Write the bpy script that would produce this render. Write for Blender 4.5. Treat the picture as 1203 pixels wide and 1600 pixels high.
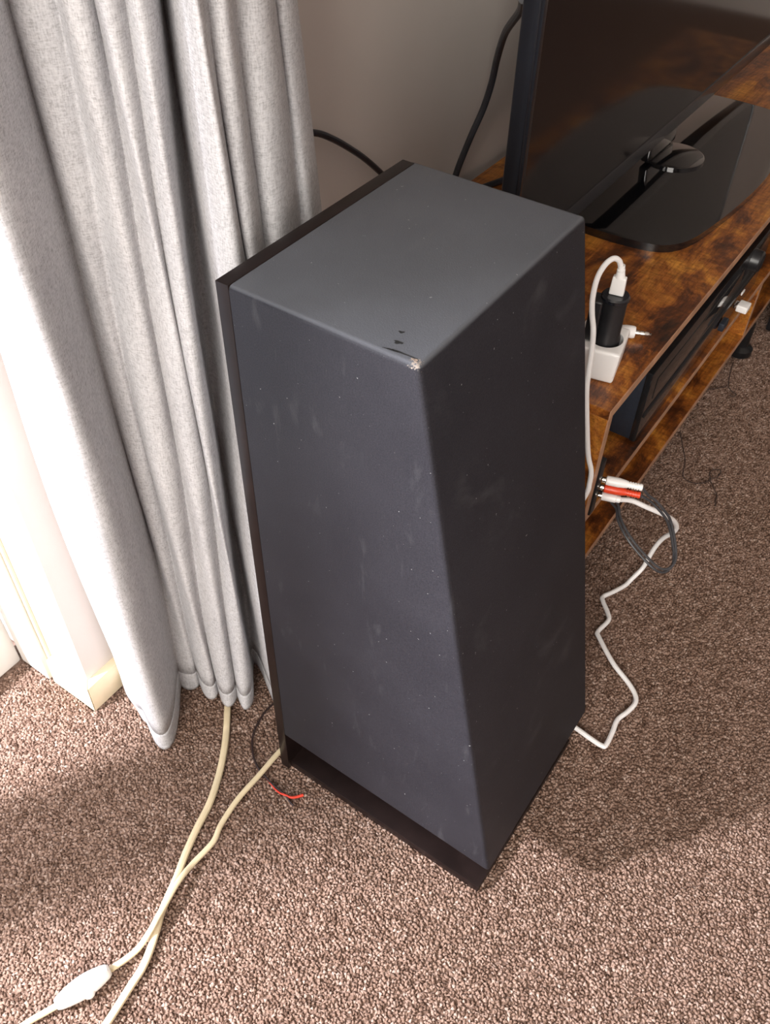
import bpy, bmesh, math, random
import numpy as np
from mathutils import Vector, Matrix

# ---------------------------------------------------------------- camera, world, light, exposure
for o in list(bpy.data.objects):
    bpy.data.objects.remove(o)
scene = bpy.context.scene
col = scene.collection
K = 0.70                       # layout units -> metres
random.seed(7)
rng = np.random.default_rng(7)

cam_d = bpy.data.cameras.new('camera')
cam = bpy.data.objects.new('camera', cam_d)
col.objects.link(cam)
right = Vector((0.57071, -0.82101, 0.01503))
up = Vector((0.58602, 0.42005, 0.69291))
fwd = Vector((0.57521, 0.38665, -0.72086))
rot = Matrix((right, up, -fwd)).transposed()
cam.matrix_world = Matrix.Translation(Vector((-0.4944, -0.5046, 1.3119)) * K) @ rot.to_4x4()
cam_d.sensor_fit = 'VERTICAL'
cam_d.sensor_height = 36.0
cam_d.lens = 36.0 * 1402.9 / 1600.0
cam_d.clip_start = 0.01
scene.camera = cam

world = bpy.data.worlds.new('world')
scene.world = world
world.use_nodes = True
wb = world.node_tree.nodes['Background']
wb.inputs['Color'].default_value = (0.80, 0.88, 1.0, 1)
wb.inputs['Strength'].default_value = 1.5

def area(name, loc, direction, sx, sy, power, color):
    d = bpy.data.lights.new(name, 'AREA')
    d.shape = 'RECTANGLE'
    d.size, d.size_y = sx * K, sy * K
    d.energy = power
    d.color = color
    o = bpy.data.objects.new(name, d)
    col.objects.link(o)
    o.location = Vector(loc) * K
    o.rotation_euler = Vector(direction).to_track_quat('-Z', 'Y').to_euler()
    return o
# assumed disk lamp, placed to cast the carpet's shadow band, outside the windows beside the wall end: it shines past the pier between them
d_ = area('assumed_daylight_lamp', (-1.40, 0.93, 1.28), (1.15, -0.95, -0.95), 0.13, 0.13, 52.0, (0.93, 0.93, 1.0))
d_.data.shape = 'DISK'
# assumed area lamp for daylight through an assumed window in the left wall
area('assumed_window_lamp', (-2.72, -1.10, 1.85), (1, 0.25, -0.25), 1.6, 1.9, 46.0, (1.0, 0.93, 0.84))

vs = scene.view_settings
vs.view_transform = 'Standard'
vs.look = 'None'
vs.exposure = 0.62
vs.gamma = 1.0
vs.use_curve_mapping = False

# ---------------------------------------------------------------- materials
class NT:
    def __init__(self, name):
        self.m = bpy.data.materials.new(name)
        self.m.use_nodes = True
        self.t = self.m.node_tree
        self.b = self.t.nodes['Principled BSDF']
        self.out = self.t.nodes['Material Output']
        self.co = None
    def n(self, typ, **kw):
        x = self.t.nodes.new(typ)
        for k, v in kw.items():
            setattr(x, k, v)
        return x
    def l(self, a, b):
        self.t.links.new(a, b)
    def coord(self, scale=(1, 1, 1), rot=(0, 0, 0), kind='Object'):
        tc = self.n('ShaderNodeTexCoord')
        mp = self.n('ShaderNodeMapping')
        mp.inputs['Scale'].default_value = scale
        mp.inputs['Rotation'].default_value = rot
        self.l(tc.outputs[kind], mp.inputs['Vector'])
        return mp.outputs['Vector']
    def noise(self, vec, scale, detail=4, rough=0.55, dist=0.0):
        x = self.n('ShaderNodeTexNoise')
        x.inputs['Scale'].default_value = scale
        x.inputs['Detail'].default_value = detail
        x.inputs['Roughness'].default_value = rough
        x.inputs['Distortion'].default_value = dist
        self.l(vec, x.inputs['Vector'])
        return x.outputs['Fac']
    def ramp(self, fac, stops):
        x = self.n('ShaderNodeValToRGB')
        e = x.color_ramp.elements
        while len(e) < len(stops):
            e.new(0.5)
        for i, (p, c) in enumerate(stops):
            e[i].position = p
            e[i].color = (*c, 1) if len(c) == 3 else c
        self.l(fac, x.inputs['Fac'])
        return x.outputs['Color']
    def mix(self, fac, a, b, mode='MIX'):
        x = self.n('ShaderNodeMix', data_type='RGBA', blend_type=mode)
        for sock, v in ((x.inputs[0], fac), (x.inputs[6], a), (x.inputs[7], b)):
            if hasattr(v, 'is_linked') or hasattr(v, 'links'):
                self.l(v, sock)
            else:
                sock.default_value = v if isinstance(v, (int, float)) else (*v, 1)
        return x.outputs[2]
    def math(self, op, a, b=None):
        x = self.n('ShaderNodeMath', operation=op)
        for i, v in enumerate((a, b)):
            if v is None:
                continue
            if hasattr(v, 'links'):
                self.l(v, x.inputs[i])
            else:
                x.inputs[i].default_value = v
        return x.outputs[0]
    def bump(self, h, strength=0.3, dist=0.002):
        x = self.n('ShaderNodeBump')
        x.inputs['Strength'].default_value = strength
        x.inputs['Distance'].default_value = dist
        self.l(h, x.inputs['Height'])
        self.l(x.outputs['Normal'], self.b.inputs['Normal'])
    def set(self, **kw):
        for k, v in kw.items():
            s = self.b.inputs[k.replace('_', ' ')]
            if hasattr(v, 'links'):
                self.l(v, s)
            elif isinstance(v, tuple):
                s.default_value = (*v, 1)
            else:
                s.default_value = v
        return self

M = {}
def plain(name, c, rough=0.5, var=0.12, scale=60, metallic=0.0, bump=0.0, coat=0.0):
    t = NT(name)
    v = t.coord()
    f = t.noise(v, scale, 3)
    lo = tuple(x * (1 - var) for x in c)
    hi = tuple(min(1, x * (1 + var)) for x in c)
    t.set(Base_Color=t.ramp(f, [(0.3, lo), (0.7, hi)]), Roughness=rough, Metallic=metallic)
    if coat:
        t.set(Coat_Weight=coat, Coat_Roughness=0.08)
    if bump:
        t.bump(f, bump)
    M[name] = t.m
    return t

# carpet: every tuft takes its own tone
t = NT('carpet_tuft')
g = t.n('ShaderNodeNewGeometry')
v = t.coord()
big = t.noise(v, 9, 3)
med = t.noise(v, 75, 4, 0.6)
tone = t.ramp(g.outputs['Random Per Island'], [(0.0, (0.110, 0.066, 0.047)), (0.22, (0.212, 0.136, 0.103)), (0.55, (0.278, 0.188, 0.147)), (0.88, (0.330, 0.232, 0.188)), (1.0, (0.43, 0.33, 0.28))])
tone = t.mix(0.85, tone, t.ramp(med, [(0.34, (0.66, 0.61, 0.58)), (0.64, (1.10, 1.10, 1.10))]), 'MULTIPLY')
tone = t.mix(0.5, tone, t.ramp(big, [(0.35, (0.86, 0.84, 0.80)), (0.65, (1.06, 1.05, 1.05))]), 'MULTIPLY')
t.set(Base_Color=tone, Roughness=0.95, Specular_IOR_Level=0.15)
M['carpet_tuft'] = t.m
t = NT('carpet_base')
v = t.coord()
f1 = t.noise(v, 230, 4, 0.7)
f2 = t.noise(v, 75, 4, 0.6)
c = t.ramp(f1, [(0.33, (0.14, 0.088, 0.064)), (0.5, (0.25, 0.168, 0.130)), (0.68, (0.34, 0.24, 0.195))])
c = t.mix(0.85, c, t.ramp(f2, [(0.34, (0.66, 0.61, 0.58)), (0.64, (1.1, 1.1, 1.1))]), 'MULTIPLY')
t.set(Base_Color=c, Roughness=0.95, Specular_IOR_Level=0.1)
t.bump(f1, 0.8, 0.004)
M['carpet_base'] = t.m

# walls
t = NT('wall_paint')
v = t.coord()
f = t.noise(v, 6, 3)
f2 = t.noise(v, 220, 3, 0.6)
t.set(Base_Color=t.ramp(f, [(0.3, (0.61, 0.55, 0.505)), (0.7, (0.65, 0.585, 0.54))]), Roughness=0.75)
t.bump(f2, 0.12, 0.001)
M['wall_paint'] = t.m
plain('ceiling_paint', (0.70, 0.66, 0.60), 0.9, 0.04, 4)
plain('cream_gloss', (0.74, 0.63, 0.44), 0.4, 0.08, 30)
plain('white_gloss', (0.78, 0.76, 0.72), 0.35, 0.05, 12)

# curtain linen
t = NT('curtain_linen')
v = t.coord()
vw = t.coord((1, 1, 0.22))
vh = t.coord((0.25, 0.25, 1))
th1 = t.noise(vw, 900, 3, 0.7)
th2 = t.noise(vh, 900, 3, 0.7)
weave = t.math('MULTIPLY', t.math('ADD', th1, th2), 0.5)
fl = t.noise(t.coord((1, 1, 0.6)), 620, 2, 0.5)
blot = t.noise(t.coord((1, 1, 0.35)), 26, 4, 0.65)
c = t.ramp(weave, [(0.36, (0.44, 0.435, 0.445)), (0.50, (0.66, 0.655, 0.67)), (0.62, (0.77, 0.765, 0.78))])
c = t.mix(0.8, c, t.ramp(blot, [(0.35, (0.88, 0.88, 0.89)), (0.6, (1.03, 1.03, 1.03))]), 'MULTIPLY')
c = t.mix(t.ramp(fl, [(0.70, (0, 0, 0)), (0.76, (.7, .7, .7))]), c, (0.34, 0.33, 0.33))
t.set(Base_Color=c, Roughness=0.95, Specular_IOR_Level=0.1)
t.bump(weave, 0.35, 0.0012)
tr = t.n('ShaderNodeBsdfTranslucent')
t.l(c, tr.inputs['Color'])
ms = t.n('ShaderNodeMixShader')
ms.inputs[0].default_value = 0.26
t.l(t.b.outputs[0], ms.inputs[1])
t.l(tr.outputs[0], ms.inputs[2])
t.l(ms.outputs[0], t.out.inputs[0])
M['curtain_linen'] = t.m

# speaker cloth / vinyl skin, with lint, smears and a worn corner
t = NT('speaker_skin')
v = t.coord()
fine = t.noise(v, 900, 2, 0.7)
mid = t.noise(t.coord((1, 1, 1), (0.3, 0.5, 0.2)), 14, 5, 0.6)
smear = t.noise(t.coord((1.0, 4.0, 1.2), (0.5, 0.2, 0.9)), 16, 4, 0.6, 0.4)
lint = t.noise(v, 420, 2, 0.4)
base = t.ramp(fine, [(0.25, (0.012, 0.0117, 0.0155)), (0.75, (0.025, 0.0243, 0.030))])
base = t.mix(0.6, base, t.ramp(mid, [(0.35, (0.80, 0.80, 0.82)), (0.7, (1.2, 1.2, 1.18))]), 'MULTIPLY')
gn = t.n('ShaderNodeTexCoord')
sx = t.n('ShaderNodeSeparateXYZ')
t.l(gn.outputs['Normal'], sx.inputs[0])
greyn = t.noise(v, 11, 4, 0.6)
upf = t.ramp(sx.outputs['Z'], [(0.5, (0, 0, 0)), (0.9, (1, 1, 1))])
base = t.mix(t.math('MULTIPLY', upf, t.math('ADD', t.math('MULTIPLY', greyn, 0.5), 0.62)), base, (0.105, 0.110, 0.124))   # upward faces blend to a lighter, mottled grey
base = t.mix(t.ramp(smear, [(0.60, (0, 0, 0)), (0.80, (0.2, 0.2, 0.2))]), base, (0.13, 0.13, 0.135))
base = t.mix(t.ramp(lint, [(0.765, (0, 0, 0)), (0.79, (0.6, 0.6, 0.6))]), base, (0.38, 0.38, 0.38))
# worn patch at the near top corner (object origin is the foot of the body)
tc = t.n('ShaderNodeTexCoord')
dist = t.n('ShaderNodeVectorMath', operation='DISTANCE')
t.l(tc.outputs['Object'], dist.inputs[0])
dist.inputs[1].default_value = (0.004 * K, -0.196 * K, 0.876 * K)
near = t.math('SUBTRACT', 0.011 * K, dist.outputs['Value'])
wn = t.noise(v, 420, 4, 0.7)
wear = t.math('ADD', t.math('MULTIPLY', near, 40.0), wn)
base = t.mix(t.ramp(wear, [(0.70, (0, 0, 0)), (0.78, (0.8, 0.8, 0.8))]), base, (0.30, 0.25, 0.21))
t.set(Base_Color=base, Roughness=0.55, Specular_IOR_Level=0.18)
t.bump(fine, 0.22, 0.0008)
M['speaker_skin'] = t.m
t = plain('black_board', (0.011, 0.0065, 0.006), 0.36, 0.3, 40)
t.set(Specular_IOR_Level=0.2)
t = plain('scuff_black', (0.008, 0.008, 0.008), 0.9, 0.2, 90)
plain('scuff_tan', (0.26, 0.20, 0.16), 0.9, 0.4, 300)

# rustic wood board
def wood(name, dark=1.0):
    t = NT(name)
    v = t.coord((1.0, 4.0, 4.0))
    blot = t.noise(t.coord((1.0, 1.9, 1.9)), 10, 8, 0.72, 0.6)
    grain = t.noise(t.coord((1.0, 14.0, 14.0)), 22, 6, 0.7, 0.5)
    saw = t.noise(t.coord((7.0, 1.6, 1.6), (0, 0, 0.6)), 24, 4, 0.6, 0.8)
    c = t.ramp(blot, [(0.34, (0.026, 0.009, 0.004)), (0.43, (0.125, 0.036, 0.009)), (0.52, (0.33, 0.105, 0.016)), (0.66, (0.62, 0.27, 0.042))])
    c = t.mix(0.75, c, t.ramp(grain, [(0.34, (0.42, 0.37, 0.33)), (0.6, (1.10, 1.10, 1.10))]), 'MULTIPLY')
    c = t.mix(0.55, c, t.ramp(saw, [(0.36, (0.40, 0.34, 0.30)), (0.56, (1.08, 1.08, 1.08))]), 'MULTIPLY')
    t.set(Base_Color=c, Roughness=t.ramp(grain, [(0.3, (0.42,) * 3), (0.7, (0.30,) * 3)]), Specular_IOR_Level=0.5)
    t.bump(grain, 0.06, 0.001)
    M[name] = t.m
wood('rustic_wood')
plain('wood_edge', (0.40, 0.225, 0.135), 0.45, 0.25, 50)

# plastics, metals, glass
plain('tv_plastic', (0.009, 0.010, 0.014), 0.25, 0.15, 30, coat=0.2)
plain('tv_screen', (0.006, 0.005, 0.006), 0.10, 0.1, 8)
plain('gloss_black', (0.004, 0.004, 0.005), 0.03, 0.1, 8, coat=1.0)
plain('satin_black', (0.012, 0.012, 0.014), 0.35, 0.2, 60)
plain('amp_metal', (0.016, 0.021, 0.032), 0.45, 0.15, 200)
plain('amp_front', (0.012, 0.012, 0.013), 0.10, 0.15, 30, coat=0.5)
plain('foot_black', (0.010, 0.010, 0.011), 0.3, 0.2, 40)
plain('white_plastic', (0.88, 0.87, 0.86), 0.30, 0.03, 30)
plain('white_cable', (0.86, 0.85, 0.85), 0.45, 0.04, 60)
plain('cream_cable', (0.66, 0.55, 0.36), 0.5, 0.07, 60)
plain('black_cable', (0.022, 0.022, 0.027), 0.35, 0.2, 60)
plain('grey_cable', (0.040, 0.040, 0.045), 0.32, 0.2, 60)
plain('wire_dark', (0.022, 0.009, 0.008), 0.45, 0.2, 60)
plain('wire_red', (0.62, 0.045, 0.022), 0.42, 0.12, 60)
plain('plug_red', (0.72, 0.060, 0.018), 0.35, 0.06, 60)
plain('thread_brown', (0.050, 0.030, 0.024), 0.9, 0.2, 60)
plain('chrome', (0.72, 0.70, 0.66), 0.2, 0.05, 60, metallic=1.0)
t = NT('clear_pane')
tb = t.n('ShaderNodeBsdfTransparent')
gl = t.n('ShaderNodeBsdfGlossy')
gl.inputs['Roughness'].default_value = 0.02
ms = t.n('ShaderNodeMixShader')
ms.inputs[0].default_value = 0.06
t.l(tb.outputs[0], ms.inputs[1])
t.l(gl.outputs[0], ms.inputs[2])
t.l(ms.outputs[0], t.out.inputs[0])
M['clear_pane'] = t.m

# ---------------------------------------------------------------- mesh helpers
class MB:
    """collects geometry in layout units; build() links it as one mesh object"""
    def __init__(self):
        self.bm = bmesh.new()
    def box(self, x0, x1, y0, y1, z0, z1, bevel=0.0, seg=2):
        b = bmesh.new()
        vs_ = [b.verts.new(p) for p in ((x0, y0, z0), (x1, y0, z0), (x1, y1, z0), (x0, y1, z0), (x0, y0, z1), (x1, y0, z1), (x1, y1, z1), (x0, y1, z1))]
        for f in ((3, 2, 1, 0), (4, 5, 6, 7), (0, 1, 5, 4), (1, 2, 6, 5), (2, 3, 7, 6), (3, 0, 4, 7)):
            b.faces.new([vs_[i] for i in f])
        if bevel:
            bmesh.ops.bevel(b, geom=b.edges[:], offset=bevel, segments=seg, profile=0.6, affect='EDGES')
        self.add(b)
        return self
    def hexa(self, pts, bevel=0.0, seg=2):
        b = bmesh.new()
        vs_ = [b.verts.new(p) for p in pts]
        for f in ((3, 2, 1, 0), (4, 5, 6, 7), (0, 1, 5, 4), (1, 2, 6, 5), (2, 3, 7, 6), (3, 0, 4, 7)):
            b.faces.new([vs_[i] for i in f])
        if bevel:
            bmesh.ops.bevel(b, geom=b.edges[:], offset=bevel, segments=seg, profile=0.6, affect='EDGES')
        self.add(b)
        return self
    def add(self, b):
        me = bpy.data.meshes.new('tmp')
        b.to_mesh(me)
        b.free()
        self.bm.from_mesh(me)
        bpy.data.meshes.remove(me)
    def xf(self, mat):
        bmesh.ops.transform(self.bm, matrix=mat, verts=self.bm.verts[:])
        return self
    def lathe(self, prof, p0, axis, seg=24, sx=1.0, sy=1.0):
        """prof: list of (radius, height along axis)"""
        a = Vector(axis).normalized()
        q = a.to_track_quat('Z', 'Y')
        p0 = Vector(p0)
        rings = []
        for r, h in prof:
            if r <= 1e-7:
                rings.append([self.bm.verts.new(p0 + q @ Vector((0, 0, h)))])
            else:
                rings.append([self.bm.verts.new(p0 + q @ Vector((r * sx * math.cos(2 * math.pi * i / seg), r * sy * math.sin(2 * math.pi * i / seg), h))) for i in range(seg)])
        for A, B in zip(rings, rings[1:]):
            for i in range(seg):
                j = (i + 1) % seg
                if len(A) == 1 and len(B) == 1:
                    continue
                if len(A) == 1:
                    self.bm.faces.new((A[0], B[i], B[j]))
                elif len(B) == 1:
                    self.bm.faces.new((A[i], A[j], B[0]))
                else:
                    self.bm.faces.new((A[i], A[j], B[j], B[i]))
        return self
    def tube(self, pts, r, seg=8, sub=6, flat=1.0, taper=None):
        P_ = smooth(pts, sub)
        n = len(P_)
        prev = None
        rings = []
        for i in range(n):
            tan = (P_[min(i + 1, n - 1)] - P_[max(i - 1, 0)]).normalized()
            upv = prev if prev is not None else (Vector((0, 0, 1)) if abs(tan.z) < 0.9 else Vector((1, 0, 0)))
            side = tan.cross(upv)
            if side.length < 1e-6:
                side = tan.orthogonal()
            side.normalize()
            nu = side.cross(tan).normalized()
            prev = nu
            rr = r if taper is None else r * taper(i / (n - 1))
            rings.append([self.bm.verts.new(P_[i] + side * rr * flat * math.cos(2 * math.pi * k / seg) + nu * rr * math.sin(2 * math.pi * k / seg)) for k in range(seg)])
        for A, B in zip(rings, rings[1:]):
            for i in range(seg):
                j = (i + 1) % seg
                self.bm.faces.new((A[i], B[i], B[j], A[j]))
        self.bm.faces.new(rings[0])
        self.bm.faces.new(rings[-1][::-1])
        return self
    def prism(self, outline, z0, z1, bevel=0.0):
        b = bmesh.new()
        lo = [b.verts.new((x, y, z0)) for x, y in outline]
        hi = [b.verts.new((x, y, z1)) for x, y in outline]
        b.faces.new(lo[::-1])
        top = b.faces.new(hi)
        n = len(lo)
        for i in range(n):
            j = (i + 1) % n
            b.faces.new((lo[i], lo[j], hi[j], hi[i]))
        if bevel:
            bmesh.ops.bevel(b, geom=list(top.edges), offset=bevel, segments=3, profile=0.5, affect='EDGES')
        self.add(b)
        return self
    def build(self, name, mat, parent=None, loc=(0, 0, 0), smooth_angle=35):
        base = Vector(loc)
        bmesh.ops.recalc_face_normals(self.bm, faces=self.bm.faces[:])
        for v_ in self.bm.verts:
            v_.co = (v_.co - base) * K
        me = bpy.data.meshes.new(name)
        self.bm.to_mesh(me)
        self.bm.free()
        return link(name, me, mat, parent, base * K, smooth_angle)

def link(name, me, mat, parent, loc, smooth_angle=35):
    me.materials.append(M[mat])
    if smooth_angle:
        me.polygons.foreach_set('use_smooth', [True] * len(me.polygons))
        me.set_sharp_from_angle(angle=math.radians(smooth_angle))
    o = bpy.data.objects.new(name, me)
    col.objects.link(o)
    if parent is not None:
        o.parent = parent
        o.location = Vector(loc) - ROOT[parent.name]
        ROOT[o.name] = Vector(loc)
    else:
        o.location = loc
        ROOT[o.name] = Vector(loc)
    return o
ROOT = {}
def smooth(pts, sub):
    p = [Vector(q) for q in pts]
    if sub <= 1 or len(p) < 3:
        return p
    out = []
    for i in range(len(p) - 1):
        a, b, c, d = p[max(i - 1, 0)], p[i], p[i + 1], p[min(i + 2, len(p) - 1)]
        for k in range(sub):
            s = k / sub
            out.append(0.5 * ((2 * b) + (c - a) * s + (2 * a - 5 * b + 4 * c - d) * s * s + (3 * b - a - 3 * c + d) * s ** 3))
    out.append(p[-1])
    return out
def empty(name, loc):
    o = bpy.data.objects.new(name, None)
    o.empty_display_size = 0.03
    col.objects.link(o)
    o.location = Vector(loc) * K
    ROOT[o.name] = Vector(loc) * K
    return o
def tag(o, label, cat, group=None):
    o['label'] = label
    o['category'] = cat
    if group:
        o['group'] = group
    return o
def struct(o, label=None):
    o['kind'] = 'structure'
    if label:
        o['label'] = label
    return o

# ---------------------------------------------------------------- the room
XL, XR, YF, YB, ZC = -2.6, 4.0, -3.8, 0.342, 3.3
floor = struct(MB().box(XL - .2, XR + .2, YF - .2, 0.60, -0.10, -0.0035).build('floor', 'carpet_base', smooth_angle=0), 'mottled pinkish brown loop pile carpet')

def carpet_pile():
    pitch = 0.0042
    x0, x1, y0, y1 = -0.85, 2.05, -1.15, 0.507
    nx, ny = int((x1 - x0) / pitch), int((y1 - y0) / pitch)
    gx, gy = np.meshgrid(np.arange(nx), np.arange(ny), indexing='ij')
    cx = x0 + (gx + 0.5 * (gy % 2)) * pitch + rng.uniform(-.0018, .0018, gx.shape)
    cy = y0 + gy * pitch + rng.uniform(-.0018, .0018, gx.shape)
    cx, cy = cx.ravel(), cy.ravel()
    keep = ~((cx > -0.105) & (cy > 0.3285))                    # under the wall
    keep &= ~((cx > 0.01) & (cx < 0.29) & (cy > -0.338) & (cy < 0.01))   # under the speaker foot
    cx, cy = cx[keep], cy[keep]
    n = len(cx)
    S = 3
    ang = rng.uniform(0, 2 * np.pi, n)
    r = rng.uniform(0.0026, 0.0042, n)
    el = rng.uniform(0.70, 1.45, n)
    h = rng.uniform(0.0006, 0.0030, n)
    lx, ly = rng.normal(0, .0012, n), rng.normal(0, .0012, n)
    V = np.zeros((n, 2 * S + 1, 3), np.float32)
    for k in range(S):
        a = 2 * np.pi * k / S
        ex, ey = np.cos(a) * r * el, np.sin(a) * r / el
        dx = ex * np.cos(ang) - ey * np.sin(ang)
        dy = ex * np.sin(ang) + ey * np.cos(ang)
        V[:, k] = np.stack([cx + dx, cy + dy, np.full(n, -0.0045)], 1)
        V[:, S + k] = np.stack([cx + dx * .78 + lx * .6, cy + dy * .78 + ly * .6, -0.002 + h * .62], 1)
    V[:, 2 * S] = np.stack([cx + lx, cy + ly, -0.002 + h], 1)
    V *= K
    quads = np.array([[k, (k + 1) % S, S + (k + 1) % S, S + k] for k in range(S)])
    tris = np.array([[S + k, S + (k + 1) % S, 2 * S] for k in range(S)])
    off = (np.arange(n) * (2 * S + 1))[:, None, None]
    q = (quads[None] + off).reshape(-1, 4)
    t_ = (tris[None] + off).reshape(-1, 3)
    me = bpy.data.meshes.new('carpet_pile')
    me.vertices.add(n * (2 * S + 1))
    me.vertices.foreach_set('co', V.reshape(-1))
    nl = q.size + t_.size
    me.loops.add(nl)
    me.loops.foreach_set('vertex_index', np.concatenate([q.ravel(), t_.ravel()]).astype(np.int32))
    me.polygons.add(len(q) + len(t_))
    starts = np.concatenate([np.arange(len(q)) * 4, q.size + np.arange(len(t_)) * 3]).astype(np.int32)
    me.polygons.foreach_set('loop_start', starts)
    me.update(calc_edges=True)
    me.polygons.foreach_set('use_smooth', np.ones(len(me.polygons), dtype=bool))
    me.materials.append(M['carpet_tuft'])
    o = bpy.data.objects.new('carpet_pile', me)
    col.objects.link(o)
    o.parent = floor
    o['kind'] = 'stuff'
    return o
carpet_pile()

WX = -0.0915            # reveal face of the wall end
wall_back = struct(MB().box(WX, XR + .2, YB, 0.56, 0.0, ZC, 0.006, 2).build('wall_back', 'wall_paint', loc=(0, YB, 0)))
struct(MB().box(XL, WX, 0.43, 0.56, 3.0, ZC).build('wall_lintel', 'wall_paint', loc=(-1.3, .5, 3)))
struct(MB().box(-0.842, -0.665, 0.495, 0.530, 0.0, 3.0, 0.004).build('wall_pier_assumed', 'wall_paint', loc=(-.74, .5, 0)))  # assumed pier, placed and sized to cast the shadow band on the carpet
struct(MB().box(XR, XR + .2, YF, YB, 0, ZC).build('wall_right', 'wall_paint', loc=(XR, 0, 0)))
struct(MB().box(XL - .2, XR + .2, YF - .2, YF, 0, ZC).build('wall_front', 'wall_paint', loc=(0, YF, 0)))
wl = MB()
WY0, WY1, WZ0, WZ1 = -2.0, -0.2, 0.85, 2.9
wl.box(XL - .2, XL, YF, WY0, 0, ZC).box(XL - .2, XL, WY1, 0.56, 0, ZC).box(XL - .2, XL, WY0, WY1, 0, WZ0).box(XL - .2, XL, WY0, WY1, WZ1, ZC)
struct(wl.build('wall_left', 'wall_paint', loc=(XL, 0, 0)))
struct(MB().box(XL - .2, XR + .2, YF - .2, 0.56, ZC, ZC + .1).build('ceiling', 'ceiling_paint', loc=(0, 0, ZC)))

def window(name, label, frame_boxes, pane_boxes, loc):
    e = struct(empty(name, loc), label)
    for b in frame_boxes:
        MB().box(*b, 0.006).build('window_frame', 'white_gloss', e, loc=((b[0] + b[1]) / 2, (b[2] + b[3]) / 2, b[4]))
    for b in pane_boxes:
        MB().box(*b).build('pane', 'clear_pane', e, loc=((b[0] + b[1]) / 2, (b[2] + b[3]) / 2, b[4]), smooth_angle=0)
    return e
window('window_1', 'white framed full height window beside the wall end',
       [(-0.175, -0.108, .508, .552, 0, 3.0), (-0.665, -0.652, .500, .525, 0, 3.0), (-.652, -.175, .510, .550, 0, .09), (-.652, -.175, .510, .550, 2.93, 3.0)],
       [(-.655, -.17, .515, .520, .08, 2.94)], (-.36, .53, 0))
window('window_2_assumed', 'assumed wide white framed window past the assumed pier',
       [(-2.6, -2.53, .508, .552, 0, 3.0), (-.855, -.842, .500, .525, 0, 3.0), (-2.53, -.855, .510, .550, 0, .09), (-2.53, -.855, .510, .550, 2.93, 3.0)],
       [(-2.54, -.85, .515, .520, .08, 2.94)], (-1.7, .53, 0))  # unseen window, assumed so that the outside lamp can shine in
window('window_3_assumed', 'assumed white framed window in the left wall',
       [(XL - .13, XL - .07, WY0, WY0 + .06, WZ0, WZ1), (XL - .13, XL - .07, WY1 - .06, WY1, WZ0, WZ1), (XL - .13, XL - .07, WY0 + .06, WY1 - .06, WZ0, WZ0 + .06), (XL - .13, XL - .07, WY0 + .06, WY1 - .06, WZ1 - .06, WZ1)],
       [(XL - .19, XL - .185, WY0 + .05, WY1 - .05, WZ0 + .05, WZ1 - .05)], (XL - .1, -1.10, WZ0))  # unseen window, assumed to go with the area lamp on this side

# white jamb lining the reveal, and the caulked strip between it and the plaster
jamb = struct(MB().box(-0.1075, WX + .002, 0.4375, 0.5075, 0.0, 3.0, 0.003).build('trim_1', 'white_gloss', loc=(-.1, .47, 0)), 'white painted window jamb lining the reveal')
struct(MB().box(-0.0965, WX + .002, 0.4285, 0.4375, 0.0, 3.0, 0.002).build('trim_2', 'cream_gloss', loc=(-.1, .433, 0)), 'narrow cream strip between jamb and plaster')
# cream skirting with a mitred, slightly opened corner
sk = MB()
sk.hexa([(-0.1056, .3277, 0), (WX + .001, .343, 0), (WX + .001, .4285, 0), (-0.1056, .4285, 0), (-0.1035, .3297, .0605), (WX + .001, .343, .0625), (WX + .001, .4285, .0625), (-0.1035, .4285, .0605)], 0.0012)
struct(sk.build('baseboard_left', 'cream_gloss', loc=(-.1, .38, 0)), 'cream skirting board on the window reveal')
sk = MB()
sk.hexa([(-0.1046, .3277, 0), (XR, .3277, 0), (XR, .3425, 0), (WX + .001, .3425, 0), (-0.1026, .3295, .0605), (XR, .3295, .0605), (XR, .3425, .0625), (WX + .001, .3425, .0625)], 0.0012)
struct(sk.build('baseboard_back', 'cream_gloss', loc=(0, .333, 0)), 'cream skirting board along the back wall')

# ---------------------------------------------------------------- curtain
CR, CD = Vector((0.76, -0.65)), Vector((0.65, 0.76))
# creases of the folds (hem position, position at speaker-top height, bulge at hem, bulge higher up)
creases = [((-.225, .300), (-.215, .300), 0, 0), ((-.243, .200), (-.246, .195), .004, .004), ((-.204, .140), (-.200, .132), .018, .018), ((-.149, .205), (-.140, .212), .088, .086), ((-.121, .192), (-.104, .184), .018, .020),
           ((-.088, .172), (-.072, .160), .034, .032), ((-.060, .152), (-.043, .140), .034, .030), ((-.039, .146), (-.022, .134), .032, .028), ((-.010, .165), (-.009, .150), -.055, -.060),
           ((.047, .122), (.024, .126), .068, .056), ((.084, .142), (.046, .158), .034, .034), ((.130, .182), (.086, .208), .036, .036), ((.186, .236), (.119, .268), .030, .032)]
def fold_path(k, bk, per=18):
    pts = []
    for c0, c1 in zip(creases, creases[1:]):
        p, q = Vector(c0[k]), Vector(c1[k])
        for i_ in range(per):
            u = i_ / per
            pts.append(p.lerp(q, u) + Vector((0, -1)) * c1[bk] * math.sin(math.pi * u) ** 0.62)
    pts.append(Vector(creases[-1][k]))
    for _ in range(3):
        pts = [pts[0]] + [(pts[i_ - 1] + 2 * pts[i_] + pts[i_ + 1]) / 4 for i_ in range(1, len(pts) - 1)] + [pts[-1]]
    return [Vector((p.x, p.y, 0)) for p in pts]
ZT = 1.05
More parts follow.
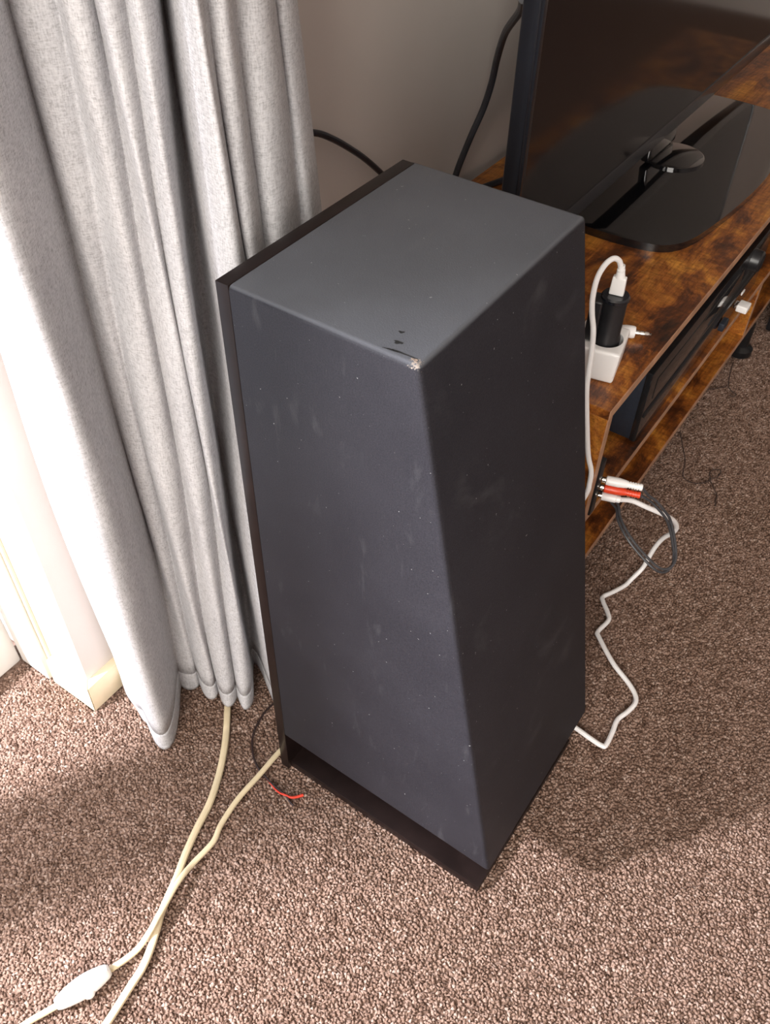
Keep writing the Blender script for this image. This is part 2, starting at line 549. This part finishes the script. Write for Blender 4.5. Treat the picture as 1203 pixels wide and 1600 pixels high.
def curtain_sheet(z0, z1, nz, push=0.0, sub=12):
    A = fold_path(0, 2)
    B = fold_path(1, 3)
    n = len(A)
    verts, faces = [], []
    for j in range(nz + 1):
        z = z0 + (z1 - z0) * j / nz
        s = min(1.0, z / ZT)
        s = s ** 0.9
        row = []
        for i in range(n):
            q = A[i].lerp(B[i], s)
            # slow sway of the cloth between hem and heading
            wob = 0.0035 * math.sin(5.2 * z + i * 0.11) + 0.002 * math.sin(11 * z + i * 0.31)
            q = Vector((q.x + wob, q.y + wob * 0.6))
            row.append(q)
        for i in range(n):
            t2 = (row[min(i + 1, n - 1)] - row[max(i - 1, 0)])
            nrm = Vector((-t2.y, t2.x)).normalized() * push if t2.length > 0 else Vector((0, 0))
            q = row[i] + nrm
            xy = CR * q.x + CD * q.y
            zz = z
            if z < 0.09:                         # the hem hangs a little unevenly
                zz = z + (1 - z / 0.09) * (0.010 + 0.008 * math.sin(i * 0.07 + 1.0))
            verts.append((xy.x, min(xy.y, 0.318), zz))
    for j in range(nz):
        for i in range(n - 1):
            a = j * n + i
            faces.append((a, a + 1, a + n + 1, a + n))
    return verts, faces
def sheet(name, z0, z1, nz, parent, thick, push=0.0):
    v_, f_ = curtain_sheet(z0, z1, nz, push)
    base = Vector((0.03, 0.16, 0.0))
    me = bpy.data.meshes.new(name)
    me.from_pydata([tuple((Vector(p) - base) * K) for p in v_], [], f_)
    o = link(name, me, 'curtain_linen', parent, base * K, 60)
    md = o.modifiers.new('thickness', 'SOLIDIFY')
    md.thickness = thick * K
    md.offset = 0.0
    return o
curtain = tag(empty('curtain', (0.03, 0.16, 0.0)), 'off-white flecked linen curtain bunched in folds behind the black speaker', 'curtain')
sheet('curtain_cloth', 0.045, 2.85, 90, curtain, 0.0022)
sheet('hem', 0.0, 0.046, 6, curtain, 0.0026)

# ---------------------------------------------------------------- floor speaker
H, D1, D2, ZB = 0.876, 0.2027, 0.3545, 0.1017
spk = tag(empty('floor_speaker', (0.15, -0.12, 0.0)), 'tall black floorstanding speaker with sloping front beside the curtain', 'speaker')
body = MB()
body.hexa([(-.002, -D2, ZB), (.302, -D2 + .002, ZB), (.302, .008, ZB), (.0, .008, ZB), (0, -D1, H), (.305, -D1 + .002, H), (.304, .008, H), (.0, .008, H)], 0.0055, 3)
b_o = body.build('cabinet_skin', 'speaker_skin', spk, loc=(0, 0, 0), smooth_angle=60)
b_o['label'] = 'dark grey textured skin of the speaker cabinet'
MB().box(-.0006, .2985, -.0002, .0152, 0, H + .0008, 0.0010).build('back_panel', 'black_board', spk, loc=(.15, .007, 0))
MB().box(.0053, .2947, -.3437, 0, 0, .0163, 0.0012).build('base_board', 'black_board', spk, loc=(.15, -.17, 0))
# torn spots in the skin of the top, near its front corner
for k, (x, y, L, w, a) in enumerate([(.0322, -.1631, .005, .0030, .3), (.0185, -.1692, .0075, .0042, .25), (.0080, -.1790, .026, .0016, .06), (.0066, -.1700, .012, .0012, .1), (.0066, -.1935, .006, .003, -.2)]):
    m = MB()
    pts = []
    for i in range(14):
        th = 2 * math.pi * i / 14
        rr = 1 + 0.35 * math.sin(3 * th + k) + 0.15 * random.uniform(-1, 1)
        lx, ly = L / 2 * rr * math.cos(th), w / 2 * rr * math.sin(th)
        # long axis runs from the front corner towards the far side
        pts.append((x + lx * math.sin(a) + ly * math.cos(a), y + lx * math.cos(a) * -1 + ly * math.sin(a)))
    m.prism(pts[::-1], H - .0004, H + .0003)
    m.build('torn_spot', 'scuff_black' if k < 4 else 'scuff_tan', b_o, loc=(x, y, H), smooth_angle=0)

# ---------------------------------------------------------------- TV stand
TX0, TX1, TY0, TY1, TZ = 0.524, 2.146, -0.210, 0.326, 0.4803
SZ, BZ = 0.249, 0.100
stand = tag(empty('tv_stand', (1.335, 0.05, 0.0)), 'rustic brown wooden television stand with open shelves along the back wall', 'TV stand')
def board(name, x0, x1, y0, y1, z0, z1, front=True, left=False, vert=False):
    o = MB().box(x0, x1, y0 + (.0012 if front else 0), y1, z0, z1, 0.0008, 1).build(name, 'rustic_wood', stand, loc=((x0 + x1) / 2, (y0 + y1) / 2, z0))
    if front:
        MB().box(x0, x1, y0, y0 + .0014, z0, z1, 0.0005, 1).build('edge_band', 'wood_edge', o, loc=((x0 + x1) / 2, y0, z0))
    return o
board('top_board', TX0, TX1, TY0, TY1, TZ - .0165, TZ)
board('shelf', TX0, TX1, TY0 + .001, TY1 - .01, SZ - .0145, SZ)
board('shelf', TX0, TX1, TY0 + .001, TY1 - .01, BZ - .0145, BZ)
board('side_panel', TX0, TX0 + .0165, TY0 + .0005, TY1 - .005, SZ, TZ - .0165)
board('side_panel', TX1 - .0165, TX1, TY0 + .0005, TY1 - .005, SZ, TZ - .0165)
board('side_panel', TX0, TX0 + .0165, TY0 + .0015, TY1 - .012, BZ, SZ - .0145)
board('side_panel', TX1 - .0165, TX1, TY0 + .0015, TY1 - .012, BZ, SZ - .0145)
board('divider', 1.425, 1.4395, TY0 + .0015, TY1 - .012, BZ, SZ - .0145)
for fx, fy in ((.565, -.175), (1.508, -.205), (2.105, -.175), (.565, .28), (1.508, .28), (2.105, .28)):
    fy = max(fy, -.178) if fx != 1.508 else fy + .006
    MB().lathe([(0, 0), (.026, 0), (.029, .003), (.029, .018), (.023, .022), (.016, .026), (.016, BZ - .0145), (0, BZ - .0145)], (fx, fy, 0), (0, 0, 1), 28).build('foot', 'foot_black', stand, loc=(fx, fy, 0))

# ---------------------------------------------------------------- television
TVX0, TVX1, TVY0, TVY1, TVZ0, TVZ1 = .670, 2.0, .048, .080, .538, 1.32
tv = tag(empty('television', (1.335, .03, TZ)), 'black flat screen television with glossy pedestal on the wooden stand', 'television')
MB().box(TVX0, TVX1, TVY0 + .004, TVY1, TVZ0, TVZ1, 0.004, 3).build('housing', 'tv_plastic', tv, loc=(1.335, .06, TVZ0))
fr = MB()
bw = 0.011
fr.box(TVX0 + .001, TVX0 + bw, TVY0, TVY0 + .006, TVZ0 + .001, TVZ1 - .001, .0012).box(TVX1 - bw, TVX1 - .001, TVY0, TVY0 + .006, TVZ0 + .001, TVZ1 - .001, .0012)
fr.box(TVX0 + bw, TVX1 - bw, TVY0, TVY0 + .006, TVZ0 + .001, TVZ0 + .030, .0012).box(TVX0 + bw, TVX1 - bw, TVY0, TVY0 + .006, TVZ1 - bw, TVZ1 - .001, .0012)
fr.build('bezel', 'tv_plastic', tv, loc=(1.335, TVY0, TVZ0))
MB().box(TVX0 + bw, TVX1 - bw, TVY0 + .0025, TVY0 + .0045, TVZ0 + .030, TVZ1 - bw).build('screen', 'tv_screen', tv, loc=(1.335, TVY0, TVZ0 + .03), smooth_angle=0)
MB().box(1.0, 1.67, TVY1 - .002, TVY1 + .045, TVZ0 + .08, TVZ1 - .2, .012, 3).build('rear_cover', 'satin_black', tv, loc=(1.335, .1, TVZ0 + .08))
half = [(0, -.157), (.12, -.151), (.22, -.140), (.285, -.129), (.325, -.113), (.348, -.090), (.360, -.055), (.366, 0.0), (.366, .06), (.360, .12), (.340, .16)]
outl = smooth([(1.335 - x, y, 0) for x, y in half[::-1]] + [(1.335 + x, y, 0) for x, y in half[1:]], 4)
ped = MB().prism([(p.x, p.y) for p in outl], TZ, TZ + .0145, 0.005).build('pedestal', 'gloss_black', tv, loc=(1.335, 0, TZ), smooth_angle=40)
MB().lathe([(.062, 0), (.062, .0045), (.0595, .0055), (0, .0055)], (1.335, .03, TZ + .0145), (0, 0, 1), 48).build('swivel_ring', 'gloss_black', ped, loc=(1.335, .03, TZ + .0145))
MB().box(1.265, 1.405, .055, .075, TZ + .0195, TVZ0 + .02, .006, 3).build('neck', 'gloss_black', tv, loc=(1.335, .065, TZ + .02))

# ---------------------------------------------------------------- amplifier on the shelf
AX0, AX1, AY0, AY1, AZ0, AZ1 = .750, 1.385, -.200, .10, SZ + .006, .402
amp = tag(empty('amplifier', (1.065, -.05, SZ)), 'black stereo amplifier with glossy front inside the television stand', 'amplifier')
MB().box(AX0, AX1, AY0 + .012, AY1, AZ0, AZ1, .002).build('case', 'amp_metal', amp, loc=(1.065, -.05, AZ0))
MB().box(AX0 - .002, AX1 + .002, AY0, AY0 + .0125, AZ0 - .001, AZ1 + .002, .003).build('front_panel', 'amp_front', amp, loc=(1.065, AY0, AZ0))
MB().box(AX0 + .03, AX1 - .17, AY0 - .0014, AY0 + .001, AZ0 + .078, AZ0 + .122, .0006).build('display_window', 'amp_front', amp, loc=(1.0, AY0, AZ0 + .08))
MB().box(AX0 + .004, AX1 - .004, AY0 - .0030, AY0 + .001, AZ0 + .052, AZ0 + .062, .001).build('trim_rib', 'satin_black', amp, loc=(1.065, AY0, AZ0 + .05))
MB().lathe([(0, .020), (.018, .020), (.0215, .017), (.0225, .004), (.0235, 0)], (1.262, AY0 + .0005, .374), (0, -1, 0), 36).build('volume_knob', 'satin_black', amp, loc=(1.262, AY0, .374))
for k, (x, y) in enumerate(((AX0 + .05, AY0 + .04), (AX1 - .05, AY0 + .04), (AX0 + .05, AY1 - .04), (AX1 - .05, AY1 - .04))):
    MB().lathe([(.016, 0), (.018, .0062), (0, .0062)], (x, y, SZ), (0, 0, 1), 20).build('rubber_foot', 'foot_black', amp, loc=(x, y, SZ))
for k in range(9):
    MB().box(AX0 + .06 + k * .055, AX0 + .10 + k * .055, AY0 + .06, AY1 - .05, AZ1 - .0005, AZ1 + .0015, .0005).build('vent_rib', 'satin_black', amp, loc=(AX0 + .08 + k * .055, 0, AZ1))
# memory stick standing out of the front
st = tag(empty('memory_stick', (1.236, AY0 - .012, .283)), 'white memory stick plugged into the front of the amplifier', 'memory stick')
MB().box(1.222, 1.250, AY0 - .030, AY0 - .007, .276, .291, .003, 3).build('stick_body', 'white_plastic', st, loc=(1.236, AY0 - .018, .276))
MB().box(1.227, 1.245, AY0 - .008, AY0 - .0002, .279, .288, .0005).build('connector', 'chrome', st, loc=(1.236, AY0 - .004, .279))
MB().box(1.2655, 1.283, AY0 - .003, AY0 - .0002, .289, .296, .001).build('input_socket', 'white_plastic', amp, loc=(1.274, AY0, .289))
MB().box(1.140, 1.170, AY0 - .012, AY0 - .0002, .272, .290, .003).build('selector_button', 'amp_metal', amp, loc=(1.155, AY0, .272))

# black cabinet on the floor at the far end
bc = tag(empty('floor_cabinet', (1.75, -.30, 0)), 'black box standing on the carpet before the far end of the stand', 'box')
MB().box(1.625, 1.90, -.42, -.222, .012, .20, .004).build('box_body', 'satin_black', bc, loc=(1.75, -.32, .01))
for x in (1.65, 1.87):
    MB().lathe([(.014, 0), (.016, .0125), (0, .0125)], (x, -.25, 0), (0, 0, 1), 16).build('rubber_foot', 'foot_black', bc, loc=(x, -.25, 0))
    MB().lathe([(.014, 0), (.016, .0125), (0, .0125)], (x, -.39, 0), (0, 0, 1), 16).build('rubber_foot', 'foot_black', bc, loc=(x, -.39, 0))

# ---------------------------------------------------------------- socket adaptor and charger on the stand
ang = math.radians(12)
E1, E2 = Vector((math.cos(ang), math.sin(ang), 0)), Vector((-math.sin(ang), math.cos(ang), 0))
C0 = Vector((.581, -.187, TZ))
def blk(s, t_, z):
    return C0 + E1 * s + E2 * t_ + Vector((0, 0, z))
ada = tag(empty('socket_adaptor', tuple(blk(.04, .033, 0))), 'white plug socket adaptor lying on the near corner of the wooden stand', 'adaptor')
ad = MB()
ad.hexa([blk(.003, .003, 0), blk(.072, .003, 0), blk(.072, .066, 0), blk(.003, .066, 0), blk(0, 0, .055), blk(.076, 0, .055), blk(.076, .070, .055), blk(0, .070, .055)], 0.0060, 4)
ado = ad.build('adaptor_body', 'white_plastic', ada, loc=tuple(blk(.04, .033, 0)), smooth_angle=50)
cut = MB().lathe([(0, -.022), (.0255, -.022), (.0255, .012), (0, .012)], blk(.0376, .0298, .055), (0, 0, 1), 40).build('cutter', 'white_plastic', None, loc=tuple(blk(.0376, .0298, .0)))
bo = ado.modifiers.new('socket', 'BOOLEAN')
bo.object = cut
bo.operation = 'DIFFERENCE'
bo.solver = 'EXACT'
bpy.context.view_layer.update()
dg = bpy.context.evaluated_depsgraph_get()
nm = bpy.data.meshes.new_from_object(ado.evaluated_get(dg))
ado.modifiers.clear()
ado.data = nm
nm.polygons.foreach_set('use_smooth', [True] * len(nm.polygons))
nm.set_sharp_from_angle(angle=math.radians(40))
bpy.data.objects.remove(cut)
cc = blk(.0376, .0298, .0335)
MB().lathe([(0, 0), (.0249, 0), (.0249, .0012), (0, .0012)], cc - Vector((0, 0, .0004)), (0, 0, 1), 32).build('socket_face', 'white_plastic', ado, loc=tuple(cc))
for s in (-1, 1):
    p = cc + E2 * (s * .0246) + Vector((0, 0, .010))
    MB().box(p.x - .003, p.x + .003, p.y - .0007, p.y + .0007, p.z - .008, p.z + .010, .0004).build('earth_clip', 'chrome', ado, loc=tuple(p))

chg = tag(empty('usb_charger', tuple(cc)), 'black round charger standing in the white socket adaptor', 'charger')
MB().lathe([(0, .001), (.0195, .001), (.0205, .004), (.0205, .026), (.0185, .030), (.0185, .088), (0, .088)], cc, (0, 0, 1), 36).build('charger_body', 'satin_black', chg, loc=tuple(cc))
MB().lathe([(.0188, .0875), (.0205, .089), (.0205, .0935), (.0185, .096), (0, .096)], cc, (0, 0, 1), 36).build('collar', 'tv_plastic', chg, loc=tuple(cc + Vector((0, 0, .087))))
bk = cc + E2 * .021 - E1 * .004
MB().hexa([bk + E1 * a + E2 * b + Vector((0, 0, z)) for z in (.024, .090) for a, b in ((-.018, -.008), (.010, -.008), (.010, .010), (-.018, .010))], .003, 3).build('side_block', 'satin_black', chg, loc=tuple(bk))

UC = [(.612, -.1471, .645), (.612, -.1477, .6512), (.608, -.1441, .6628), (.6, -.1381, .6675), (.59, -.1318, .6602), (.578, -.1292, .6441), (.565, -.1331, .6216), (.556, -.1402, .6031), (.548, -.1496, .5848), (.538, -.1572, .5611), (.522, -.1651, .5351), (.514, -.1707, .5084), (.512, -.1824, .4556), (.512, -.1956, .399), (.512, -.2059, .3714), (.508, -.2095, .3493), (.5, -.2099, .328), (.485, -.19, .24), (.47, -.15, .10), (.46, -.12, .006)]
usb = tag(empty('usb_cable', (.46, -.12, 0)), 'white charging cable looping out of the black charger and down the stand', 'cable')
MB().tube(UC, .0040, 10, 6).build('cord', 'white_cable', usb, loc=(.5, -.2, .3))
uq = cc + Vector((0, 0, .0962))
MB().hexa([uq + E1 * a + E2 * b + Vector((0, 0, z)) for z, f in ((0, 1.0), (.028, .92)) for a, b in ((-.0055 * f, -.0105 * f), (.0055 * f, -.0105 * f), (.0055 * f, .0105 * f), (-.0055 * f, .0105 * f))], .0022, 3).build('plug_body', 'white_plastic', usb, loc=tuple(uq))
t0 = uq + Vector((0, 0, .027))
MB().lathe([(.0075, 0), (.0062, .006), (.0062, .0075), (.0056, .0080), (.0056, .0095), (.0060, .010), (.0058, .0125), (.0050, .013), (.0050, .0185), (0, .0185)], t0, Vector(UC[1]) - t0 + Vector((0, 0, .012)), 16).build('strain_relief', 'white_plastic', usb, loc=tuple(t0))

jk = tag(empty('jack_plug', (.715, -.16, TZ)), 'white audio jack plug lying behind the socket adaptor on the stand', 'plug')
ja, jb = Vector((.7045, -.134, TZ + .0105)), Vector((.7205, -.176, TZ + .0105))
jd = (jb - ja).normalized()
MB().lathe([(0, 0), (.0060, .0005), (.0085, .006), (.0100, .014), (.0100, .026), (.0085, .029), (0, .029)], ja, jd, 24).build('plug_body', 'white_plastic', jk, loc=tuple(ja))
MB().lathe([(.0040, 0), (.0040, .006), (.0033, .0065), (.0033, .0075), (.0040, .008), (.0040, .013), (.0033, .0135), (.0033, .0145), (.0040, .015), (.0036, .020), (.0022, .022), (.0032, .0245), (0, .027)], ja + jd * .0288, jd, 18).build('jack_tip', 'chrome', jk, loc=tuple(jb))
MB().tube([ja + jd * .001, ja - jd * .02 - Vector((0, 0, .003)), ja - jd * .05 - Vector((.02, 0, .0075)), ja - jd * .09 - Vector((.06, 0, .0075)), (.60, -.055, TZ + .003), (.56, -.045, TZ + .003)], .003, 8, 6).build('cord', 'white_cable', jk, loc=tuple(ja))

# ---------------------------------------------------------------- receiver box with audio plugs
RX, RY = .550, -.213
rcv = tag(empty('audio_receiver', (RX, -.16, SZ)), 'slim black audio receiver box standing against the side panel of the stand', 'receiver')
MB().box(.5415, .5585, RY, -.115, SZ, .366, .002).build('receiver_case', 'satin_black', rcv, loc=(RX, -.16, SZ))
PD = Vector((.316, -.949, 0))
socks = [.328, .311, .293]
for z in socks:
    MB().lathe([(.0045, 0), (.0045, .0022), (0, .0022)], (RX, RY + .0004, z), (0, -1, 0), 16).build('socket', 'chrome', rcv, loc=(RX, RY, z))
BC = [(.5698, -.2747, .318), (.5789, -.2857, .31), (.5849, -.2979, .3), (.5904, -.3116, .285), (.596, -.3224, .27), (.5977, -.3294, .258), (.5962, -.3378, .243), (.5903, -.3472, .228), (.5843, -.3544, .216), (.5726, -.3602, .206), (.5607, -.358, .2), (.551, -.3511, .2), (.5458, -.3411, .205), (.545, -.3271, .212), (.5461, -.3046, .225), (.549, -.2845, .238), (.5564, -.2658, .25), (.5638, -.2543, .258), (.5748, -.2461, .265), (.5812, -.2321, .268), (.592, -.205, .262), (.61, -.17, .254), (.66, -.12, .254)]
def phono(name, z, mat, cable_pts, label, gap):
    base = Vector((RX, RY - .0022, z))
    e = tag(empty(name, tuple(base)), label, 'plug')
    ln = .064
    MB().lathe([(0, -.0035), (.0042, -.0035), (.0042, .006), (0, .006)], base + PD * .004, PD, 20).build('contact', 'chrome', e, loc=tuple(base))
    prof = [(.0055, .006), (.0074, .0072), (.0078, .012), (.0078, .026), (.0066, .036), (.0058, .040)]
    h = .040
    for k in range(5):
        prof += [(.0058, h + .0012), (.0046, h + .0014), (.0046, h + .0028), (.0056, h + .0030)]
        h += .0040
    prof += [(.0054, h + .003), (.0034, h + .004), (0, h + .004)]
    MB().lathe([(0, .006)] + prof, base, PD, 24).build('plug_sleeve', mat, e, loc=tuple(base))
    end = base + PD * (h + .003)
    MB().tube([end] + cable_pts, .0023, 8, 6).build('cord', 'grey_cable', e, loc=tuple(end))
    return e
phono('phono_plug', socks[0], 'white_plastic', [Vector(p) for p in BC[1:]], 'white ribbed phono plug with dark lead, topmost of the three plugs', 0)
off = Vector((-.0036, .0010, -.0048))
phono('phono_plug', socks[1], 'plug_red', [Vector((.5775, -.2850, .3025)), Vector((.5830, -.2950, .294))] + [Vector(p) + off for p in BC[3:-3]], 'red ribbed phono plug with dark lead between two white plugs', 0)
WC = [(.5781, -.2636, .285), (.5943, -.2854, .27), (.6208, -.3095, .245), (.6435, -.325, .22), (.6638, -.3301, .19), (.6746, -.3266, .165), (.685, -.3118, .13), (.6893, -.3028, .095), (.6922, -.2978, .06), (.6895, -.2937, .03), (.6707, -.2852, .012), (.6524, -.2801, .0065), (.626, -.2689, .0065), (.6047, -.2586, .0065), (.5943, -.2626, .0065), (.5733, -.2829, .0065), (.5581, -.29, .0065), (.5263, -.2853, .0065), (.5148, -.2928, .0065), (.4783, -.3372, .0065), (.4575, -.374, .0065), (.4415, -.3944, .0065), (.4264, -.4011, .0065), (.4044, -.3978, .0065), (.3797, -.3902, .0065), (.3533, -.3931, .0065), (.3264, -.3945, .0065), (.3208, -.3897, .0065), (.322, -.3687, .0065), (.3256, -.3407, .0065), (.335, -.25, .0065), (.36, -.12, .0065)]
base = Vector((RX, RY - .0022, socks[2]))
wj = tag(empty('audio_plug', tuple(base)), 'smooth white plug below the red one, its white cable trailing over the carpet', 'plug')
MB().lathe([(0, -.0035), (.0036, -.0035), (.0036, .006), (0, .006)], base + PD * .004, PD, 20).build('contact', 'chrome', wj, loc=tuple(base))
MB().lathe([(0, .006), (.0066, .006), (.0072, .008), (.0072, .028), (.0060, .0295), (.0060, .035), (.0050, .036), (0, .036)], base, PD, 24).build('plug_sleeve', 'white_plastic', wj, loc=tuple(base))
MB().tube([base + PD * .0355] + [Vector(p) for p in WC], .0042, 10, 6).build('cord', 'white_cable', wj, loc=tuple(base))

# ---------------------------------------------------------------- cords behind, on wall and floor
o = MB().tube([(.7608, .125, .9056), (.8245, .16, .868), (.9018, .22, .8079), (.958, .26, .7447), (.9838, .28, .6901), (.9801, .29, .644), (.9593, .30, .5957), (.9381, .31, .5397), (.930, .312, .505), (.945, .306, .4885), (.99, .29, .4867), (1.08, .26, .4867)], .0062, 10, 6).build('television_cable', 'black_cable', loc=(.93, .3, TZ))
tag(o, 'thick dark cable dropping from behind the television to the stand', 'cable')
o = MB().tube([(.80, .16, .4858), (.80, .22, .4858), (.790, .285, .495), (.768, .308, .535), (.7323, .31, .5835), (.6833, .31, .6308), (.6381, .31, .6712), (.596, .31, .7039), (.5565, .31, .7315), (.5191, .31, .753), (.4788, .31, .766), (.4471, .31, .7626), (.4334, .31, .7402), (.449, .31, .7107), (.4732, .31, .6846), (.4896, .31, .6599), (.5065, .31, .632), (.5225, .31, .5969), (.51, .312, .53), (.50, .312, .40), (.495, .312, .1), (.49, .29, .008), (.47, .25, .008)], .0050, 10, 6).build('power_cord', 'black_cable', loc=(.6, .3, 0))
tag(o, 'black power cord looping up the wall between curtain and speaker', 'cord')

C1 = [(.10, .215, .006), (.058, .180, .006), (.0205, .1479, .006), (-.0236, .1128, .006), (-.0687, .0841, .006), (-.1152, .0619, .006), (-.1598, .0489, .006), (-.1972, .036, .006), (-.2279, .0232, .006), (-.2587, .0124, .006), (-.2791, .0048, .006), (-.2939, -.0034, .006), (-.3203, -.0165, .006), (-.3445, -.0251, .006), (-.3712, -.029, .006), (-.4198, -.0362, .006), (-.4626, -.0393, .006), (-.62, -.05, .006)]
o = MB().tube(C1, .0050, 10, 6, flat=1.12).build('lamp_cord', 'cream_cable', loc=(-.2, .04, 0))
tag(o, 'thicker cream cord running out from under the curtain hem across the carpet', 'cord')
C2 = [(.07, .0212, .0065), (.040, .0235, .0065), (.013, .0290, .0065), (-.0362, .0291, .0065), (-.0876, .0299, .0065), (-.1321, .0239, .0065), (-.16, .0152, .0065), (-.1995, .0171, .0065), (-.2216, .0145, .0135), (-.2414, .0110, .0165), (-.2614, .0065, .0170), (-.2849, .0015, .0168), (-.3066, -.0030, .0145), (-.3349, -.0030, .008), (-.3717, .007, .010)]
sw = tag(empty('switch_cord', (-.2, .02, 0)), 'thinner cream cord with white inline switch, coming from behind the speaker', 'cord')
MB().tube(C2, .0040, 10, 6, flat=1.1).build('cord', 'cream_cable', sw, loc=(-.15, .02, 0))
MB().tube([(-.4400, .0305, .010), (-.4540, .0375, .0075), (-.4798, .0491, .0065), (-.5363, .0664, .0065), (-.65, .09, .0065)], .0040, 10, 6, flat=1.1).build('cord', 'cream_cable', sw, loc=(-.48, .05, 0))
s0, s1 = Vector((-.3715, .0062, .0135)), Vector((-.4425, .0312, .0135))
ax = (s1 - s0)
L = ax.length
sm = MB()
seg = 28
prof = []
for i in range(19):
    u = i / 18
    w = (.0100 + .0080 * math.sin(math.pi * min(1, max(0, u)) ** 0.95)) 
    prof.append((w if 0 < i < 18 else w * .82, u * L))
prof = [(0, 0)] + prof + [(0, L)]
sm.lathe(prof, s0, ax, seg, 0.80, 1.0)
swb = sm.build('switch_housing', 'white_plastic', sw, loc=tuple(s0.lerp(s1, .5)), smooth_angle=60)
# seam round the housing and the rocker on its side
axn = ax.normalized()
side = axn.cross(Vector((0, 0, 1))).normalized()
upn = side.cross(axn).normalized()
seam = MB()
seam.tube([s0 + axn * (L * u) + (upn * .90 - side * .36) * ((.0100 + .0080 * math.sin(math.pi * u)) * 1.0) for u in [i / 14 for i in range(1, 14)]], .0007, 6, 2)
seam.build('seam', 'white_cable', swb, loc=tuple(s0.lerp(s1, .5)))
rk = s0.lerp(s1, .46) - side * .0106 + upn * .0046
MB().lathe([(0, .0034), (.0045, .0032), (.0075, .0020), (.0090, 0), (0, 0)], rk, -side + upn * .45, 20, 1.0, 1.6).build('rocker', 'white_plastic', swb, loc=tuple(rk))

WB = [(.085, .094, .004), (.0571, .0961, .004), (.0405, .0937, .004), (.0224, .0891, .004), (.0067, .0817, .004), (-.0073, .0701, .004), (-.0204, .0555, .004), (-.0288, .0393, .004), (-.033, .0239, .004), (-.0366, .0078, .004), (-.039, -.0117, .004), (-.0394, -.0235, .0045), (-.0441, -.0373, .004), (-.0459, -.0459, .004)]
wi = tag(empty('speaker_wire', (-.02, .03, 0)), 'loose dark and red twin speaker wire with split ends on the carpet', 'wire')
MB().tube(WB, .0017, 8, 6).build('dark_strand', 'wire_dark', wi, loc=(-.02, .03, 0))
WR = [(p[0] - .0004, p[1], .0030) for p in WB[6:9]] + [(-.0385, .0049, .0036), (-.0412, -.0056, .0038), (-.0420, -.0157, .0044), (-.0404, -.0235, .0050), (-.0382, -.0338, .0050), (-.0335, -.0401, .0050), (-.0240, -.0475, .0052)]
MB().tube(WR, .0020, 8, 6, taper=lambda u: 0.5 + 0.7 * max(0.0, (u - .3) / .7)).build('red_strand', 'wire_red', wi, loc=(-.03, .0, 0))

for nm_, pts, lab in (
    ('dark_thread', [(1.1355, -.1963), (1.0903, -.221), (1.0543, -.2402), (1.014, -.2515), (.9994, -.2605), (.9959, -.2774), (1.0042, -.2926), (1.0207, -.3048), (1.0357, -.3037), (1.0473, -.2978), (1.0622, -.3015), (1.0688, -.313), (1.0613, -.3173), (1.0415, -.3154), (1.0324, -.3065), (1.0200, -.3110), (1.0073, -.3221), (.9894, -.3357), (.9750, -.3380), (.9577, -.3452)], 'curly dark thread lying on the carpet before the lower shelf'),
    ('dark_thread', [(1.4582, -.2028), (1.4044, -.2135), (1.3605, -.2259), (1.3448, -.2401), (1.3404, -.2517), (1.3289, -.2491), (1.3282, -.2393)], 'short hooked dark thread on the carpet near the round foot of the stand'),
    ('dark_thread', [(1.3158, -.186), (1.3381, -.2085), (1.3585, -.2232)], 'tiny straight dark thread beside the hooked thread')):
    o = MB().tube([(x, y, .0030) for x, y in pts], .0011, 6, 5).build(nm_, 'thread_brown', loc=(pts[0][0], pts[0][1], 0))
    tag(o, lab, 'thread')
